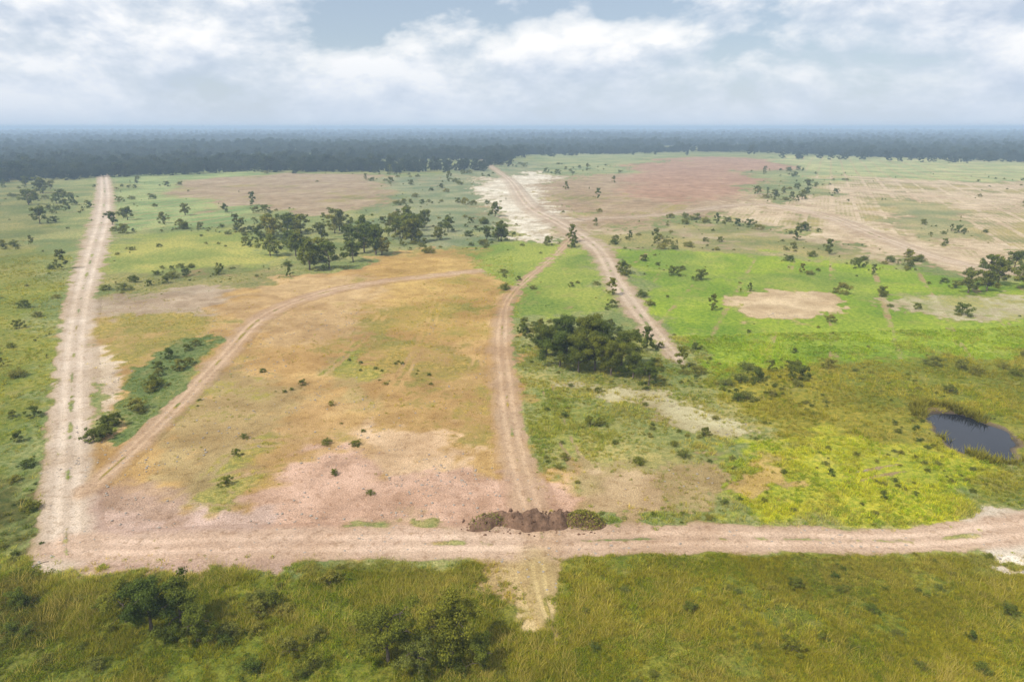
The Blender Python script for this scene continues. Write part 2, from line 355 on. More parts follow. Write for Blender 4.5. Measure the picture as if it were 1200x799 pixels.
# ------------------------------------------------------------------ ground sheet
def axis(lo, hi, a, b, d, g):
    v = list(np.arange(a, b + d * .5, d)); s = d; x = v[-1]
    while x < hi: s *= g; x += s; v.append(x)
    s = d; x = v[0]; w = []
    while x > lo: s *= g; x -= s; w.append(x)
    return np.array(w[::-1] + v)
def set_cover(me, x, y):
    so, ve, vg, rw = cover(x, y); one = np.ones((len(so), 1))
    for nm, arr in (('soilc', so), ('vegc', ve)):
        at = me.attributes.new(nm, 'FLOAT_COLOR', 'POINT'); at.data.foreach_set('color', np.concatenate([arr, one], 1).astype(np.float32).ravel())
    for nm, arr in (('veg', vg), ('rows', rw)):
        at = me.attributes.new(nm, 'FLOAT', 'POINT'); at.data.foreach_set('value', arr.astype(np.float32))
def earth(name, road=False):
    m = M(name, 0.95, 0.08)
    so = m.n('ShaderNodeAttribute', attribute_name='soilc').outputs['Color']; ve = m.n('ShaderNodeAttribute', attribute_name='vegc').outputs['Color']
    vg = m.n('ShaderNodeAttribute', attribute_name='veg').outputs['Fac']; rw = m.n('ShaderNodeAttribute', attribute_name='rows').outputs['Fac']
    geo = m.n('ShaderNodeNewGeometry').outputs['Position']
    nA = m.noise(0.16, 10, 0.62, geo, .3); nB = m.noise(1.1, 8, 0.66, geo); nC = m.noise(6.0, 5, 0.65, geo); nD = m.noise(0.035, 8, 0.6, geo, .4); nE = m.noise(24, 2, .6, geo)
    nn = m.math('ADD', m.math('ADD', m.math('MULTIPLY', nA, .40), m.math('MULTIPLY', nB, .28)), m.math('ADD', m.math('MULTIPLY', nC, .12), m.math('MULTIPLY', nD, .20)))
    # crop rows and tramlines: bare lines drilled across the far fields
    mp = m.n('ShaderNodeMapping'); mp.inputs['Rotation'].default_value = (0, 0, R(24)); m.l(geo, mp.inputs['Vector'])
    wv = m.n('ShaderNodeTexWave', wave_type='BANDS', bands_direction='X'); wv.inputs['Scale'].default_value = .028; wv.inputs['Distortion'].default_value = .5; wv.inputs['Detail Scale'].default_value = .3; m.l(mp.outputs[0], wv.inputs['Vector'])
    line = m.ramp(wv.outputs['Fac'], (.90, grey(0)), (.97, grey(1)))
    wr = m.n('ShaderNodeTexWave', wave_type='BANDS', bands_direction='X'); wr.inputs['Scale'].default_value = .16; wr.inputs['Distortion'].default_value = 1.0; m.l(mp.outputs[0], wr.inputs['Vector'])
    rowf = m.math('MULTIPLY', rw, m.math('ADD', m.math('MULTIPLY', line, .42), m.math('MULTIPLY', wr.outputs['Fac'], .18)))
    v2 = m.math('SUBTRACT', vg, rowf)
    t = m.math('ADD', .655, m.math('MULTIPLY', v2, -.31))
    f = m.ramp(m.math('ADD', m.math('MULTIPLY', m.math('SUBTRACT', nn, t), 16.0), .5), (0, grey(0)), (1, grey(1)))
    # soil: damp and dry, stones
    s1 = m.mix(m.ramp(nA, (.38, grey(0)), (.60, grey(1))), m.mix(1., so, (.92, .90, .88) if road else (.80, .77, .73), 'MULTIPLY'), m.mix(1., so, (1.05, 1.05, 1.06) if road else (1.14, 1.15, 1.18), 'MULTIPLY'))
    s1 = m.mix(m.ramp(nD, (.40, grey(0)), (.58, grey(1))), m.mix(1., s1, (.90, .86, .82), 'MULTIPLY'), m.mix(1., s1, (1.07, 1.08, 1.10), 'MULTIPLY'))
    s1 = m.mix(m.ramp(nB, (.54, grey(0)), (.62, grey(.7))), s1, m.mix(1., s1, (.68, .63, .56), 'MULTIPLY'))
    s1 = m.mix(1., s1, m.ramp(nC, (.34, grey(.72 if road else .60)), (.66, grey(1.24 if road else 1.38))), 'MULTIPLY')
    s1 = m.mix(1., s1, m.ramp(nE, (.30, grey(.84)), (.72, grey(1.14))), 'MULTIPLY')
    if road:
        uv = m.n('ShaderNodeAttribute', attribute_name='across').outputs['Fac']
        tr = m.ramp(uv, (0.0, grey(0)), (0.20, grey(0)), (0.28, grey(1)), (0.36, grey(1)), (0.45, grey(0)), (0.55, grey(0)), (0.64, grey(1)), (0.72, grey(1)), (0.80, grey(0)))
        s1 = m.mix(m.math('MULTIPLY', tr, m.ramp(nA, (.3, grey(.35)), (.7, grey(.9)))), m.mix(1., s1, (.88, .86, .84), 'MULTIPLY'), m.mix(1., s1, (1.14, 1.15, 1.16), 'MULTIPLY'))
        s1 = m.mix(m.ramp(nD, (.5, grey(0)), (.62, grey(.35))), s1, m.mix(1., s1, (.76, .72, .68), 'MULTIPLY'))
    # plants: clumps, drier and greener stretches
    p1 = m.mix(m.ramp(nB, (.40, grey(0)), (.60, grey(1))), m.mix(1., ve, (.64, .76, .62), 'MULTIPLY'), m.mix(1., ve, (1.32, 1.22, 1.26), 'MULTIPLY'))
    p1 = m.mix(m.ramp(nD, (.42, grey(0)), (.58, grey(1))), m.mix(1., p1, (.74, .84, .76), 'MULTIPLY'), m.mix(1., p1, (1.24, 1.14, 1.14), 'MULTIPLY'))
    p1 = m.mix(m.math('MULTIPLY', m.ramp(nA, (.56, grey(0)), (.66, grey(1))), .35), p1, tuple(v * .74 for v in lin(176, 158, 96)))
    p1 = m.mix(1., p1, m.ramp(nC, (.32, grey(.56)), (.68, grey(1.4))), 'MULTIPLY')
    m.bump(m.math('ADD', m.math('MULTIPLY', nB, .6), m.math('ADD', m.math('MULTIPLY', nC, .7), m.math('MULTIPLY', f, .35))), 0.55, 0.28)
    return m.color(m.mix(f, s1, p1))
ax_ = axis(-9000, 9000, -80, 80, 0.5, 1.021)
ay_ = axis(-2000, 14000, 38, 125, 0.40, 1.014)
X, Y = np.meshgrid(ax_, ay_)
gx, gy = X.ravel(), Y.ravel()
gz = H(gx, gy)
nx, ny = len(ax_), len(ay_)
me = bpy.data.meshes.new('ground')
me.vertices.add(nx * ny); me.vertices.foreach_set('co', np.stack([gx, gy, gz], 1).astype(np.float32).ravel())
I = np.arange(nx * ny).reshape(ny, nx)
q = np.stack([I[:-1, :-1], I[:-1, 1:], I[1:, 1:], I[1:, :-1]], -1).reshape(-1, 4)
me.loops.add(q.size); me.loops.foreach_set('vertex_index', q.ravel().astype(np.int32))
me.polygons.add(len(q)); me.polygons.foreach_set('loop_start', np.arange(0, q.size, 4, dtype=np.int32))
me.update(calc_edges=True)
me.polygons.foreach_set('use_smooth', np.ones(len(q), bool))
set_cover(me, gx, gy)
me.materials.append(earth('ground_cover'))
ground = bpy.data.objects.new('ground', me); link(ground); tag(ground, kind='structure')

# ------------------------------------------------------------------ dirt roads: beds with wheel ruts, their rims run out into the soil
MAT_ROAD = earth('road_earth', True)
def ribbon(name, c, mat, nseg=26):
    t = np.gradient(c[:, :2], axis=0); t /= np.linalg.norm(t, axis=1)[:, None] + 1e-9
    nrm = np.stack([t[:, 1], -t[:, 0]], 1); V = []; A = []
    far = np.clip(depth(c[:, 0], c[:, 1]) / 110, 1, 4)
    for q_ in np.linspace(-0.75, 0.75, nseg + 1):
        xy = c[:, :2] + nrm * (q_ * c[:, 2])[:, None]
        e = np.clip((0.72 - abs(q_)) / 0.2, -.6, 1)
        rut = -0.05 * np.exp(-((abs(q_) - 0.18) / 0.06) ** 2) * (.4 + fbm(xy[:, 0] / 5, xy[:, 1] / 5, 52, 2))
        rag = (fbm(xy[:, 0] / .9, xy[:, 1] / .9, 51, 3) - 0.5) * 0.05
        z = H(xy[:, 0], xy[:, 1]) + (.075 * e + rut + rag) * far
        V.append(np.column_stack([xy, z])); A.append(np.full(len(c), np.clip(q_ + .5, 0, 1)))
    V = np.stack(V, 1); A = np.stack(A, 1); n = len(c); w = nseg + 1
    I = np.arange(n * w).reshape(n, w)
    q = np.stack([I[:-1, :-1], I[:-1, 1:], I[1:, 1:], I[1:, :-1]], -1).reshape(-1, 4)
    o = mesh_obj(name, V.reshape(-1, 3), q.tolist(), mat, smooth=True)
    at = o.data.attributes.new('across', 'FLOAT', 'POINT'); at.data.foreach_set('value', A.ravel().astype(np.float32))
    set_cover(o.data, V[..., 0].ravel(), V[..., 1].ravel())
    av = o.data.attributes['veg']; v0 = np.empty(len(V.reshape(-1, 3)), np.float32); av.data.foreach_get('value', v0)
    xx, yy = V[..., 0].ravel(), V[..., 1].ravel(); aa = A.ravel()
    crown = np.exp(-((aa - .5) / .085) ** 2) * .7 * np.clip((fbm(xx / 3.5, yy / 3.5, 53, 4) - .44) * 5, 0, 1)
    av.data.foreach_set('value', np.maximum(v0, crown).astype(np.float32))
    tag(o, kind='structure'); return o
for nm, p, colr, soft, st in ROADS: ribbon(nm, resample(p, .8), MAT_ROAD)

# ------------------------------------------------------------------ pond
V = [(*POND_C, 0)]; F = []
for k in range(96):
    a = 2 * math.pi * k / 96; w = 1 + .16 * math.sin(2 * a + .6) + .08 * math.sin(3 * a + 2) + .05 * math.sin(7 * a)
    # radius in direction a of the scaled outline, a little past the shore so that the bank cuts it
    best = 1.18 * w; V.append((POND_C[0] + math.cos(a) * best * POND_R[0], POND_C[1] + math.sin(a) * best * POND_R[1], 0))
    F.append((0, 1 + k, 1 + (k + 1) % 96))
m = M('pond_water', .04, .5); m.b.inputs['IOR'].default_value = 1.33
g_ = m.n('ShaderNodeNewGeometry').outputs['Position']
m.bump(m.noise(2.2, 3, .5, g_), .12, .1)
pond = mesh_obj('pond', V, F, m.color((.012, .014, .022))); pond.location.z = -.36; tag(pond, kind='structure')

# ------------------------------------------------------------------ trees
def leaf_mat(name, a, b, trans=0.38, inst=False):
    m = M(name, 0.8, 0.12)
    r = m.n('ShaderNodeAttribute', attribute_name='tone').outputs['Fac']
    o = m.n('ShaderNodeObjectInfo').outputs['Random']
    if inst:
        ti = m.n('ShaderNodeAttribute', attribute_name='tint', attribute_type='INSTANCER').outputs['Color']
        c = m.mix(1., ti, m.mix(r, tuple(a), tuple(b)), 'MULTIPLY')
    else: c = m.mix(r, a, b)
    c = m.mix(m.math('MULTIPLY', o, 0.9), c, m.mix(1.0, c, (1.3, 1.2, 1.0) if inst else (1.75, 1.35, 1.0), 'MULTIPLY'))
    m.color(c)
    tr = m.n('ShaderNodeBsdfTranslucent'); m.l(c, tr.inputs['Color'])
    ms = m.n('ShaderNodeMixShader'); ms.inputs[0].default_value = trans
    m.l(m.b.outputs[0], ms.inputs[1]); m.l(tr.outputs[0], ms.inputs[2])
    m.l(ms.outputs[0], m.t.nodes['Material Output'].inputs['Surface'])
    return m.m
MAT_LEAF = [leaf_mat('broad_leaves', (0.060, 0.090, 0.012), (0.210, 0.250, 0.034)),
            leaf_mat('dark_leaves', (0.046, 0.074, 0.011), (0.155, 0.200, 0.030)),
            leaf_mat('pale_leaves', (0.090, 0.118, 0.020), (0.250, 0.270, 0.055))]
mb = M('bark', 0.95, 0.1)
MAT_BARK = mb.color(mb.ramp(mb.noise(9, 6, 0.7), (0.3, (0.06, 0.046, 0.034)), (0.7, (0.20, 0.16, 0.12))))

def tube(V, F, p, r, n=7):
    b0 = len(V); p = [Vector(a) for a in p]
    for i, a in enumerate(p):
        d = (p[min(i + 1, len(p) - 1)] - p[max(i - 1, 0)]).normalized()
        u = d.orthogonal().normalized(); w = d.cross(u)
        for k in range(n):
            t = 2 * math.pi * k / n; V.append(a + (u * math.cos(t) + w * math.sin(t)) * r[i])
    for i in range(len(p) - 1):
        for k in range(n):
            F.append((b0 + i * n + k, b0 + i * n + (k + 1) % n, b0 + (i + 1) * n + (k + 1) % n, b0 + (i + 1) * n + k))
def leaf_mesh(name, P, NR, S, T, mat):
    "leaf-sized kites at points P with normals NR, half-lengths S, tones T"
    n = len(P); rr = np.random.default_rng(n)
    NR = NR / (np.linalg.norm(NR, axis=1)[:, None] + 1e-9)
    q = rr.normal(size=(n, 3)); u = np.cross(NR, q); u /= np.linalg.norm(u, axis=1)[:, None] + 1e-9; w = np.cross(NR, u)
    s = S[:, None]
    V = np.stack([P - u * s, P + w * s * .55 + u * s * .15, P + u * s, P - w * s * .55 + u * s * .15], 1).reshape(-1, 3)
    me = bpy.data.meshes.new(name); me.vertices.add(4 * n); me.vertices.foreach_set('co', V.astype(np.float32).ravel())
    me.loops.add(4 * n); me.loops.foreach_set('vertex_index', np.arange(4 * n, dtype=np.int32))
    me.polygons.add(n); me.polygons.foreach_set('loop_start', np.arange(0, 4 * n, 4, dtype=np.int32)); me.update(calc_edges=True)
    at = me.attributes.new('tone', 'FLOAT', 'POINT'); at.data.foreach_set('value', np.repeat(np.clip(T, 0, 1), 4).astype(np.float32))
    me.materials.append(mat); return me
def tree_proto(mat, seed, h, rad, clear, nleaf, leaf, limbs=7, lean=0.05):
    rr = random.Random(seed); V, F = [], []
    tp = [(0, 0, -0.3)]; tr = [0.036 * h]
    for k in range(1, 6):
        tp.append((rr.uniform(-1, 1) * lean * h * k / 5, rr.uniform(-1, 1) * lean * h * k / 5, h * 0.74 * k / 5)); tr.append(0.028 * h * (1 - 0.16 * k))
    tube(V, F, tp, tr); cl = []
    for k in range(limbs):
        z0 = clear * h + (0.72 - clear) * h * (k + 0.5) / limbs
        i = min(4, int(z0 / (h * 0.74) * 5)); b = Vector(tp[i]).lerp(Vector(tp[i + 1]), z0 / (h * 0.74) * 5 - i)
        a = k * 2.4 + rr.uniform(-.6, .6); L = rad * rr.uniform(0.5, 1.0) * (1.0 - 0.4 * k / limbs)
        e = b + Vector((math.cos(a) * L, math.sin(a) * L, h * rr.uniform(0.04, 0.22)))
        md = b.lerp(e, 0.5) + Vector((0, 0, 0.05 * h))
        tube(V, F, [b, md, e], [0.014 * h, 0.009 * h, 0.003 * h], 5)
        for j in range(3):
            o = Vector((rr.gauss(0, 1), rr.gauss(0, 1), rr.gauss(0, .7))) * rad * .22
            e2 = (md if j == 2 else e) + o; tube(V, F, [md.lerp(e, .7), e2], [0.005 * h, 0.002 * h], 4)
            cl.append((e2, rad * rr.uniform(0.16, 0.32), rr.uniform(-.25, .25)))
    for k in range(6):
        cl.append((Vector((rr.uniform(-.35, .35) * rad, rr.uniform(-.35, .35) * rad, h * rr.uniform(0.72, 0.93))), rad * rr.uniform(0.18, 0.34), rr.uniform(-.2, .3)))
    g = np.random.default_rng(seed); C = np.array([(*c[0], c[1], c[2]) for c in cl]); pw = C[:, 3] ** 2; ix = g.choice(len(cl), nleaf, p=pw / pw.sum())
    d = g.normal(size=(nleaf, 3)); d /= np.linalg.norm(d, axis=1)[:, None]
    P = C[ix, :3] + d * [1, 1, .75] * (C[ix, 3] * g.random(nleaf) ** .42 * g.uniform(.8, 1.3, nleaf))[:, None]
    P[:, 2] = np.clip(P[:, 2], .06 * h, None)
    a = bpy.data.meshes.new('trunk'); a.from_pydata([tuple(v) for v in V], [], F); a.materials.append(MAT_BARK)
    a.polygons.foreach_set('use_smooth', [True] * len(a.polygons))
    b = leaf_mesh('crown', P, d + g.normal(size=(nleaf, 3)) * .55 + [0, 0, .35], leaf * g.uniform(.6, 1.35, nleaf), g.random(nleaf) * .7 + .15 + C[ix, 4], mat)
    return a, b
PROTO = {}
for i in range(4):
    PROTO['big', i] = tree_proto(MAT_LEAF[i % 2], 11 + i, 7.0, 3.0, 0.20, 14000, 0.105, 10)
    PROTO['small', i] = tree_proto(MAT_LEAF[i % 3], 31 + i, 4.2, 2.0, 0.12, 8000, 0.085, 8)
    PROTO['far', i] = tree_proto(MAT_LEAF[i % 3], 51 + i, 8.5, 3.8, 0.12, 2600, 0.30, 8)
    PROTO['shrub', i] = tree_proto(MAT_LEAF[i % 3], 71 + i, 1.5, 1.0, 0.05, 2600, 0.065, 7, .1)
MAT_WOOD = leaf_mat('far_wood_leaves', (0.020, 0.040, 0.014), (0.062, 0.092, 0.034), .2)  # darker leaf colour for the far woods, on the same tree build
for i in range(4):
    PROTO['wood', i] = tree_proto(MAT_WOOD, 131 + i, 9.5, 3.6, 0.10, 2600, 0.30, 9)
    PROTO['low', i] = tree_proto(MAT_LEAF[2 - i % 3], 91 + i, 0.9, 1.05, 0.02, 1700, 0.060, 9, .2)
    PROTO['slim', i] = tree_proto(MAT_LEAF[i % 3], 111 + i, 3.0, .85, 0.06, 2400, 0.085, 9, .06)
ORD = 'first second third fourth fifth sixth seventh eighth ninth tenth eleventh twelfth thirteenth fourteenth fifteenth sixteenth seventeenth eighteenth nineteenth twentieth'.split()
ORD += ['twenty-' + w for w in ORD[:9]] + ['thirtieth'] + ['thirty-' + w for w in ORD[:9]]
def plant(name, x, y, key, s, label, group, cat, squash=1.0):
    a, b = PROTO[key]
    e = empty(name, (x, y, float(H(x, y))), random.uniform(0, 6.28)); e.scale = (s, s, s * squash)
    link(bpy.data.objects.new('stem' if cat == 'shrub' else 'trunk', a), e); link(bpy.data.objects.new('foliage' if cat == 'shrub' else 'crown', b), e)
    tag(e, label, cat, group); return e
def stand(name, spots, text, group, cat='tree'):
    "a row or clump of plants; text has a place for the rank counted from the left"
    spots = sorted(spots, key=lambda q: q[0])
    for k, (px, py, key, s, *sq) in enumerate(spots):
        x, y = G(px, py)
        plant(name, x, y, key, s, text % ORD[k], group, cat, sq[0] if sq else 1.0)
stand('tree', [(148, 728, ('small', 0), 1.0), (178, 738, ('big', 1), .74), (212, 730, ('small', 1), 1.05), (232, 752, ('small', 3), .8)], '%s tree from the left in the broad dark clump at the front left corner', 'trees at the front left corner')
stand('tree', [(455, 774, ('big', 0), .74), (492, 790, ('small', 2), .8), (530, 768, ('big', 2), .78), (562, 782, ('small', 1), .7)], '%s tree from the left in the front meadow clump beside the tan spur track', 'trees beside the spur track')
stand('tree', [(640, 418, ('big', 1), .9), (656, 430, ('big', 3), 1.0), (664, 412, ('big', 1), 1.05), (678, 436, ('big', 3), .95), (686, 416, ('big', 1), 1.1), (697, 434, ('big', 1), 1.0), (706, 418, ('big', 3), 1.05), (716, 440, ('big', 1), .9), (728, 428, ('big', 3), .95), (742, 444, ('small', 1), 1.15), (760, 452, ('small', 1), 1.0)], '%s tree from the left in the dark green clump at the plot corner', 'trees at the plot corner')
r = random.Random(4); sp_ = []
for k in range(34):
    u = r.random(); px = 308 + 190 * u; lo = 318 - 34 * max(0, u - .45) / .55; hi = 270 - 8 * u; sp_.append((px, r.uniform(hi, lo), ('far', k % 4), r.uniform(.75, 1.15)))
stand('tree', sp_, '%s tree from the left in the dense grove behind the sandy plot', 'grove behind the sandy plot')
stand('tree', [(r.uniform(28, 74), r.uniform(214, 262), ('far', k % 4), r.uniform(.7, 1.1)) for k in range(9)], '%s tree from the left in the dark strip left of the far road', 'trees left of the far road')
stand('tree', [(r.uniform(1128, 1250), r.uniform(312, 346), ('far', k % 4), r.uniform(.6, .9)) for k in range(10)], '%s tree from the left in the grey-green row at the right edge', 'trees at the right edge')
stand('tree', [(r.uniform(512, 590), r.uniform(250, 284), ('far', k % 4), r.uniform(.55, .85)) for k in range(8)], '%s tree from the left between the grove and the pale clearing', 'trees beside the pale clearing')
stand('tree', [(r.uniform(885, 955), r.uniform(216, 236), ('far', k % 4), r.uniform(.5, .8)) for k in range(6)], '%s tree from the left behind the pale winding track', 'trees behind the winding track')
stand('tree', [(r.uniform(130, 300), r.uniform(240, 268), ('far', k % 4), r.uniform(.45, .75)) for k in range(7)], '%s tree from the left on the far green field', 'trees on the far green field')
S = lambda n, x0, x1, y0, y1, a, b: [(r.uniform(x0, x1), r.uniform(y0, y1), (r.choice(('shrub', 'low', 'low')), r.randrange(4)), r.uniform(a, b), r.uniform(.7, 1.1)) for _ in range(n)]
stand('shrub', S(16, 240, 430, 676, 795, .5, 1.1), '%s low shrub from the left in the meadow between the two front clumps', 'shrubs between the front clumps', 'shrub')
stand('shrub', S(9, 10, 120, 680, 795, .5, 1.1), '%s low shrub from the left at the near left edge', 'shrubs at the near left edge', 'shrub')
stand('shrub', S(14, 690, 1190, 680, 795, .4, .85), '%s low shrub from the left in the olive meadow right of the spur track', 'shrubs right of the spur track', 'shrub')
stand('shrub', S(10, 4, 48, 330, 640, .6, 1.2), '%s shrub from the left on the verge left of the long road', 'shrubs left of the long road', 'shrub')
strip = []
for k in range(22):
    u = r.random(); strip.append((112 + 124 * u + r.uniform(-8, 8), 514 - 108 * u + r.uniform(-14, 10), ('shrub', r.randrange(4)), r.uniform(.8, 1.5), r.uniform(.7, 1.0)))
stand('shrub', strip, '%s shrub from the left in the green strip beside the diagonal track', 'shrubs in the green strip', 'shrub')
stand('shrub', S(16, 800, 1190, 425, 470, .8, 1.7), '%s shrub from the left along the back of the olive field', 'shrubs at the back of the olive field', 'shrub')
stand('shrub', S(12, 620, 850, 450, 545, .5, 1.1), '%s shrub from the left in the grey-green scrub right of the plot', 'shrubs in the scrub', 'shrub')
stand('shrub', [q for q in S(10, 240, 440, 430, 590, .4, .9)], '%s small shrub from the left on the sandy plot', 'shrubs on the sandy plot', 'shrub')

# ------------------------------------------------------------------ dumped earth at the back edge of the front road
mh = M('dumped_earth', .97, .08); gq = mh.n('ShaderNodeNewGeometry').outputs['Position']
h1 = mh.noise(1.2, 8, .65, gq); h2 = mh.noise(9, 5, .65, gq)
hc = mh.mix(mh.ramp(h1, (.35, grey(0)), (.65, grey(1))), tuple(v * .8 for v in lin(108, 84, 66)), tuple(v * .8 for v in lin(156, 124, 100)))
hc = mh.mix(1., hc, mh.ramp(h2, (.3, grey(.7)), (.7, grey(1.25))), 'MULTIPLY'); mh.bump(mh.math('ADD', h1, h2), .8, .25)
MAT_HEAP = mh.color(hc)
def heap_mesh(seed, a, b, h):
    n, mR = 64, 24; V = []; F = []
    for j in range(mR + 1):
        for i in range(n):
            t = 2 * math.pi * i / n; rho = j / mR
            rim = 1 + .22 * math.sin(t * 2 + seed) + .12 * math.sin(t * 3 + seed * 2.1) + .06 * math.sin(t * 7 + seed)
            x, y = math.cos(t) * a * rho * rim, math.sin(t) * b * rho * rim
            nz = float(fbm(np.array([x / .8 + seed * 9]), np.array([y / .8]), 7, 5)[0]) - .5
            nz2 = float(vnoise(np.array([x / .26 + seed]), np.array([y / .26]), 3)[0]) - .5
            z = .16 * nz2 * (1 - rho) ** .5 + h * max(0, 1 - rho ** 2.2) ** 1.15 * (1 + .55 * nz) + .35 * nz * (1 - rho * rho) - .12 * rho
            V.append((x, y, z))
    for j in range(mR):
        for i in range(n): F.append((j * n + i, (j + 1) * n + i, (j + 1) * n + (i + 1) % n, j * n + (i + 1) % n))
    return V, F
def clod_mesh(seed):
    rr = random.Random(seed); bm = bmesh.new(); bmesh.ops.create_icosphere(bm, subdivisions=1, radius=1)
    for v in bm.verts: v.co *= rr.uniform(.65, 1.2); v.co.z *= .75
    me = bpy.data.meshes.new('clod'); bm.to_mesh(me); bm.free(); me.materials.append(MAT_HEAP); return me
CLODS = [clod_mesh(k) for k in range(5)]
HEAPS = [(574, 614, 2.2, 1.5, .85, 'leftmost low heap of pinkish brown earth beside the front road'),
         (599, 611, 2.5, 1.6, 1.05, 'second brown earth heap from the left beside the front road'),
         (627, 613, 2.6, 1.7, 1.3, 'middle and tallest brown earth heap beside the front road'),
         (655, 611, 2.5, 1.6, 1.05, 'fourth brown earth heap from the left beside the front road'),
         (684, 613, 2.2, 1.5, 1.1, 'rightmost earth heap beside the front road, overgrown with weeds')]
for k, (px, py, a, b, h, lb) in enumerate(HEAPS):
    x, y = G(px, py); e = empty('earth_heap', (x, y, float(H(x, y)) + .03), random.uniform(-.3, .3)); tag(e, lb, 'earth heap', 'earth heaps beside the front road')
    V, F = heap_mesh(k * 1.7 + 1, a, b, h); mesh_obj('mound', V, F, MAT_HEAP, e, smooth=True)
    for j in range(40):
        t = random.uniform(0, 6.28); q = random.uniform(.3, 1.5); o = link(bpy.data.objects.new('clod', CLODS[j % 5]), e)
        o.location = (math.cos(t) * a * q, math.sin(t) * b * q, (h * (1 - q ** 2.2) ** 1.15 if q < 1 else 0) + .02); c_ = random.uniform(.06, .22); o.scale = (c_, c_, c_); o.rotation_euler = (t, q, t * 2)
    if k in (0, 4):
        g = np.random.default_rng(k); n = 1500 if k == 4 else 300; t = g.uniform(0, 6.28, n); q = g.random(n) ** .6
        P = np.stack([np.cos(t) * a * q * 1.05, np.sin(t) * b * q * 1.05, h * (1 - q ** 2.2) ** 1.15 * 1.02 + g.uniform(0, .35, n)], 1)
        link(bpy.data.objects.new('weeds', leaf_mesh('weeds', P, g.normal(size=(n, 3)) + [0, 0, .5], g.uniform(.05, .13, n), g.random(n), MAT_LEAF[2])), e)

# ------------------------------------------------------------------ stuff scattered with geometry nodes
def scatter(name, pts, rotz, sc, idx, meshes, label, tint=None):
    col = bpy.data.collections.new(name + '_sources')
    for i, me_ in enumerate(meshes):
        o = bpy.data.objects.new('%s_source_%02d' % (name, i), me_); col.objects.link(o)
    me = bpy.data.meshes.new(name); me.vertices.add(len(pts)); me.vertices.foreach_set('co', np.asarray(pts, np.float32).ravel())
    for nm, ty, arr in (('rz', 'FLOAT', rotz), ('sc', 'FLOAT', sc), ('ix', 'INT', idx)):
        at = me.attributes.new(nm, ty, 'POINT'); at.data.foreach_set('value', np.asarray(arr, np.int32 if ty == 'INT' else np.float32))
    if tint is not None:
        at = me.attributes.new('tint', 'FLOAT_COLOR', 'POINT'); at.data.foreach_set('color', np.concatenate([tint, np.ones((len(tint), 1))], 1).astype(np.float32).ravel())
    o = bpy.data.objects.new(name, me); link(o); tag(o, label, kind='stuff')
    ng = bpy.data.node_groups.new(name, 'GeometryNodeTree'); ng.interface.new_socket('Geometry', in_out='INPUT', socket_type='NodeSocketGeometry'); ng.interface.new_socket('Geometry', in_out='OUTPUT', socket_type='NodeSocketGeometry')
    n = ng.nodes; L = ng.links
    gi = n.new('NodeGroupInput'); go = n.new('NodeGroupOutput'); ip = n.new('GeometryNodeInstanceOnPoints'); ci = n.new('GeometryNodeCollectionInfo')
    ci.inputs['Collection'].default_value = col; ci.inputs['Separate Children'].default_value = True; ci.inputs['Reset Children'].default_value = True
    def na(nm, ty):
        a = n.new('GeometryNodeInputNamedAttribute'); a.data_type = ty; a.inputs['Name'].default_value = nm; return a.outputs['Attribute']
    cx = n.new('ShaderNodeCombineXYZ'); L.new(na('rz', 'FLOAT'), cx.inputs['Z'])
    L.new(gi.outputs[0], ip.inputs['Points']); L.new(ci.outputs[0], ip.inputs['Instance']); ip.inputs['Pick Instance'].default_value = True
    L.new(na('ix', 'INT'), ip.inputs['Instance Index']); L.new(cx.outputs[0], ip.inputs['Rotation']); L.new(na('sc', 'FLOAT'), ip.inputs['Scale'])
    L.new(ip.outputs[0], go.inputs[0])
    md = o.modifiers.new('scatter', 'NODES'); md.node_group = ng
    return o
MAT_BLADE = leaf_mat('grass_blades', (1.14, 1.16, .62), (2.0, 1.88, .88), .35, True)
def tuft_mesh(seed, nb, h, sp, wide=0.022):
    rr = random.Random(seed); V, F, T = [], [], []
    for k in range(nb):
        a = rr.uniform(0, 6.28); r = sp * rr.random() ** .5; x, y = math.cos(a) * r, math.sin(a) * r
        b = rr.uniform(0, 6.28); l = h * rr.uniform(.5, 1.1); bx, by = math.cos(b), math.sin(b); w = wide * rr.uniform(.6, 1.3)
        t = rr.uniform(.4, 1.3); i = len(V)
        V += [(x - by * w, y + bx * w, 0), (x + by * w, y - bx * w, 0), (x + bx * l * t, y + by * l * t, l)]; F.append((i, i + 1, i + 2)); q = rr.random(); T += [q] * 3
    me = bpy.data.meshes.new('tuft'); me.from_pydata(V, [], F); me.materials.append(MAT_BLADE)
    at = me.attributes.new('tone', 'FLOAT', 'POINT'); at.data.foreach_set('value', T); return me
tufts = [tuft_mesh(1, 18, .26, .22), tuft_mesh(2, 16, .20, .28), tuft_mesh(3, 12, .34, .16), tuft_mesh(4, 22, .40, .26, .028)]
def rosette(seed, nl, h, sp):
    g = np.random.default_rng(seed); t = g.uniform(0, 6.28, nl); q = g.random(nl) ** .6 * sp
    P = np.stack([np.cos(t) * q, np.sin(t) * q, g.random(nl) * h], 1)
    return leaf_mesh('rosette', P, g.normal(size=(nl, 3)) * .5 + [0, 0, 1], g.uniform(.04, .09, nl), g.random(nl), MAT_BLADE)
tufts += [tuft_mesh(5, 7, .85, .12, .012), rosette(6, 26, .22, .24)]
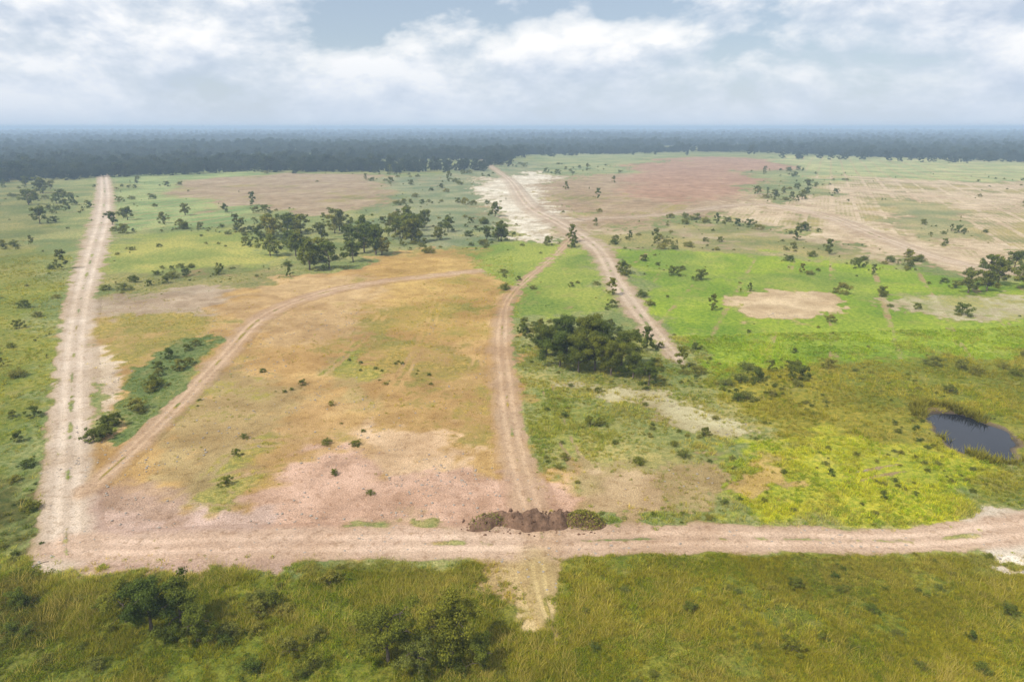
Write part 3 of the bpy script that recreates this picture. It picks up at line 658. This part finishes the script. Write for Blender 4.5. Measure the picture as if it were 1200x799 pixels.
def grass(name, n, poly, seed, s0, label, pw=1.6, lo=.02):
    r = np.random.default_rng(seed); g = [G(*p) for p in poly]; xs = [p[0] for p in g]; ys = [p[1] for p in g]
    x = r.uniform(min(xs), max(xs), n); y = r.uniform(min(ys), max(ys), n); m = sdf(x, y, g) > 0; x, y = x[m], y[m]
    so, ve, v, rw = cover(x, y); clump = fbm(x / 3.5, y / 3.5, 77, 4)
    m = (r.random(len(x)) < np.clip(v ** pw, lo, 1) * np.clip((clump - 0.3) * 3.2, 0.06, 1)) & (pond_f(x, y) > 1.02)
    x, y, ve, clump = x[m], y[m], ve[m], clump[m]
    tall = fbm(x / 8, y / 8, 97, 3)
    st = np.clip((fbm(x / 5 + 8, y / 7, 101, 4) - .55) * 6, 0, .8)[:, None] * (r.random((len(x), 1)) < .8); ve = ve + (np.array(lin(168, 160, 104)) * .6 - ve) * st * .7
    var = 1 + (r.random((len(x), 1)) - .5) * .5 + (tall[:, None] - .5) * [[.6, .6, .5]]
    ix = r.integers(0, 4, len(x)); tint = ve * var
    pk = r.random(len(x)); wd = fbm(x / 4 + 50, y / 4, 107, 3)
    ds = pk < .10 * np.clip((tall - .35) * 4, 0, 1); ix[ds] = 4; tint[ds] = np.array(lin(190, 174, 124)) * .6 * (.6 + .7 * r.random((ds.sum(), 1)))
    ro = (pk > .9) | ((wd > .6) & (pk > .45)); ix[ro] = 5; tint[ro] = tint[ro] * [[.62, .80, .55]]
    scatter(name, np.stack([x, y, H(x, y) - .02], 1), r.uniform(0, 6.28, len(x)), s0 * r.uniform(.5, 1.3, len(x)) * (.5 + tall), ix, tufts, label, tint)
grass('meadow_grass', 190000, [(-80, 652), (1280, 648), (1300, 830), (-100, 830)], 1, 0.85, 'green and olive meadow grass in front of the dirt road')
grass('field_grass', 120000, [(600, 400), (1300, 380), (1300, 622), (640, 622)], 2, 1.0, 'olive and bright green grass of the right-hand field')
grass('plot_weeds', 90000, [(70, 330), (600, 300), (640, 640), (50, 640)], 3, .7, 'dry weeds dotted over the sandy plot', 2.0, .005)
grass('verge_grass', 50000, [(-60, 300), (100, 300), (70, 660), (-80, 660)], 4, 1.0, 'rough grass left of the long dirt road')
r = np.random.default_rng(8); a = r.uniform(0, 6.28, 500); q = 1.06 + r.random(500) * .28; x = POND_C[0] + np.cos(a) * q * POND_R[0]; y = POND_C[1] + np.sin(a) * q * POND_R[1]
k = fbm(x / 3, y / 3, 5, 2) > .53; x, y = x[k], y[k]
scatter('pond_reeds', np.stack([x, y, H(x, y)], 1), r.uniform(0, 6.28, len(x)), r.uniform(1.6, 3.2, len(x)), r.integers(2, 4, len(x)), tufts, 'tall reeds round the dark pond', np.tile(np.array(lin(120, 118, 50)) * .7, (len(x), 1)))

# scrub over the middle distance: thickest along field edges
r = np.random.default_rng(21); n = 60000
d = 105 * np.exp(r.random(n) * 2.0); a = r.uniform(-.8, .8, n); x, y = d * np.sin(a), d * np.cos(a)
so, ve, vg, rw = cover(x, y); e_ = 2.5 + d * .012
so2, ve2, vg2, rw2 = cover(x + e_, y); so3, ve3, vg3, rw3 = cover(x, y + e_ * 2)
edge = np.abs(ve - ve2).sum(1) + np.abs(ve - ve3).sum(1) + .12 * (np.abs(vg - vg2) + np.abs(vg - vg3))
cl = fbm(x / 22, y / 22, 33, 4)
pr = .6 * np.clip(edge * 5, 0, .5) * np.clip((cl - .42) * 7, 0, 1) + np.clip((cl - .62) * 1.2, 0, .15)
k = (r.random(n) < pr * np.clip(vg - .25, 0, 1) * np.where(rw > .3, .16, .8)) & (pond_f(x, y) > 1.3) & (sdf(x, y, [G(*q_) for q_ in [(110,372),(190,346),(320,328),(450,302),(565,292),(600,345),(620,450),(650,620),(60,620)]]) < 1)
x, y, d = x[k], y[k], d[k]
scatter('scattered_scrub', np.stack([x, y, H(x, y) - .15], 1), r.uniform(0, 6.28, len(x)), (.25 + 1.3 * r.random(len(x)) ** 3) * (1.0 + np.clip(d / 500, 0, 1)), r.choice(12, len(x), p=[.08] * 4 + [.14] * 4 + [.03] * 4), [PROTO[q_, i][1] for q_ in ('shrub', 'low', 'slim') for i in range(4)], 'low bushes and scrub scattered over the far fields')
r = np.random.default_rng(31); x = r.uniform(-60, 70, 9000); y = r.uniform(40, 118, 9000); so, ve, vg, rw = cover(x, y)
k = (r.random(len(x)) < .28 * vg ** 2 * np.clip((fbm(x / 5, y / 5, 47, 4) - .5) * 6, .03, 1)) & (pond_f(x, y) > 1.2); x, y = x[k], y[k]
scatter('meadow_weeds', np.stack([x, y, H(x, y) - .05], 1), r.uniform(0, 6.28, len(x)), r.uniform(.18, .55, len(x)), r.integers(0, 4, len(x)), [PROTO['low', i][1] for i in range(4)], 'leafy weeds standing in the meadow and field grass')
# stones and clods on bare soil
MAT_STONE = M('stone', .9, .2); gs = MAT_STONE.noise(3, 4, .6); MAT_STONE = MAT_STONE.color(MAT_STONE.ramp(gs, (.3, (.20, .165, .13)), (.7, (.42, .37, .31))))
stones = []
for k in range(5):
    me_ = CLODS[k].copy(); me_.materials.clear(); me_.materials.append(MAT_STONE); stones.append(me_)
r = np.random.default_rng(22); x = r.uniform(-75, 80, 90000); y = r.uniform(52, 150, 90000); so, ve, vg, rw = cover(x, y)
k = (r.random(len(x)) < np.clip(.55 - vg, 0, 1) * np.clip((fbm(x / 6, y / 6, 44, 4) - .42) * 4, .03, 1)) & (pond_f(x, y) > 1.1); x, y = x[k], y[k]
scatter('stones_and_clods', np.stack([x, y, H(x, y) + .02], 1), r.uniform(0, 6.28, len(x)), .035 + .17 * r.random(len(x)) ** 5, r.integers(0, 5, len(x)), stones, 'small stones and clods strewn over the bare soil')

# far woods to the horizon
r = np.random.default_rng(5); n = 60000
d = 640 * np.exp(r.random(n) ** .8 * 2.3); a = r.uniform(-.95, .95, n); x, y = d * np.sin(a), d * np.cos(a)
front = np.interp(a, [-1, -.6, -.30, -.04, .03, .2, .5, 1], [690, 660, 680, 680, 1080, 1180, 1080, 1100]) + 260 * (fbm(x / 160, y / 160, 93, 3) - .5)
w = fbm(x / 340, y / 340, 91, 4) + np.clip((d - 900) / 2600, -.02, .14)
m_ = ((d > front) & ((w > 0.43) | (d < front + 60))) | ((d > front - 150) & (r.random(len(d)) < .16 * np.clip((fbm(x / 50, y / 50, 95, 3) - .45) * 6, 0, 1))); x, y, d = x[m_], y[m_], d[m_]
scatter('far_woods', np.stack([x, y, H(x, y) - .8], 1), r.uniform(0, 6.28, len(x)), (.62 + .5 * r.random(len(x)) + .7 * r.random(len(x)) ** 6) * (1 + (d - 600) / 5000), r.integers(0, 4, len(x)), [PROTO['wood', i][1] for i in range(4)], 'dark bluish woods along the horizon')

# ------------------------------------------------------------------ haze
V = [(sx, sy, sz) for sz in (-12, 46) for sy in (-2500, 15000) for sx in (-9500, 9500)]
hz = mesh_obj('haze', V, [(0, 2, 3, 1), (4, 5, 7, 6), (0, 1, 5, 4), (2, 6, 7, 3), (0, 4, 6, 2), (1, 3, 7, 5)], None)
hm = bpy.data.materials.new('haze_air'); hm.use_nodes = True; t = hm.node_tree; t.nodes.clear()
pv = t.nodes.new('ShaderNodeVolumePrincipled'); pv.inputs['Density'].default_value = 0.00043; pv.inputs['Color'].default_value = (0.60, 0.79, 1.0, 1); pv.inputs['Anisotropy'].default_value = 0.0
om = t.nodes.new('ShaderNodeOutputMaterial'); t.links.new(pv.outputs[0], om.inputs['Volume'])
hz.data.materials.append(hm); tag(hz, 'thin bluish haze over the fields', kind='stuff')
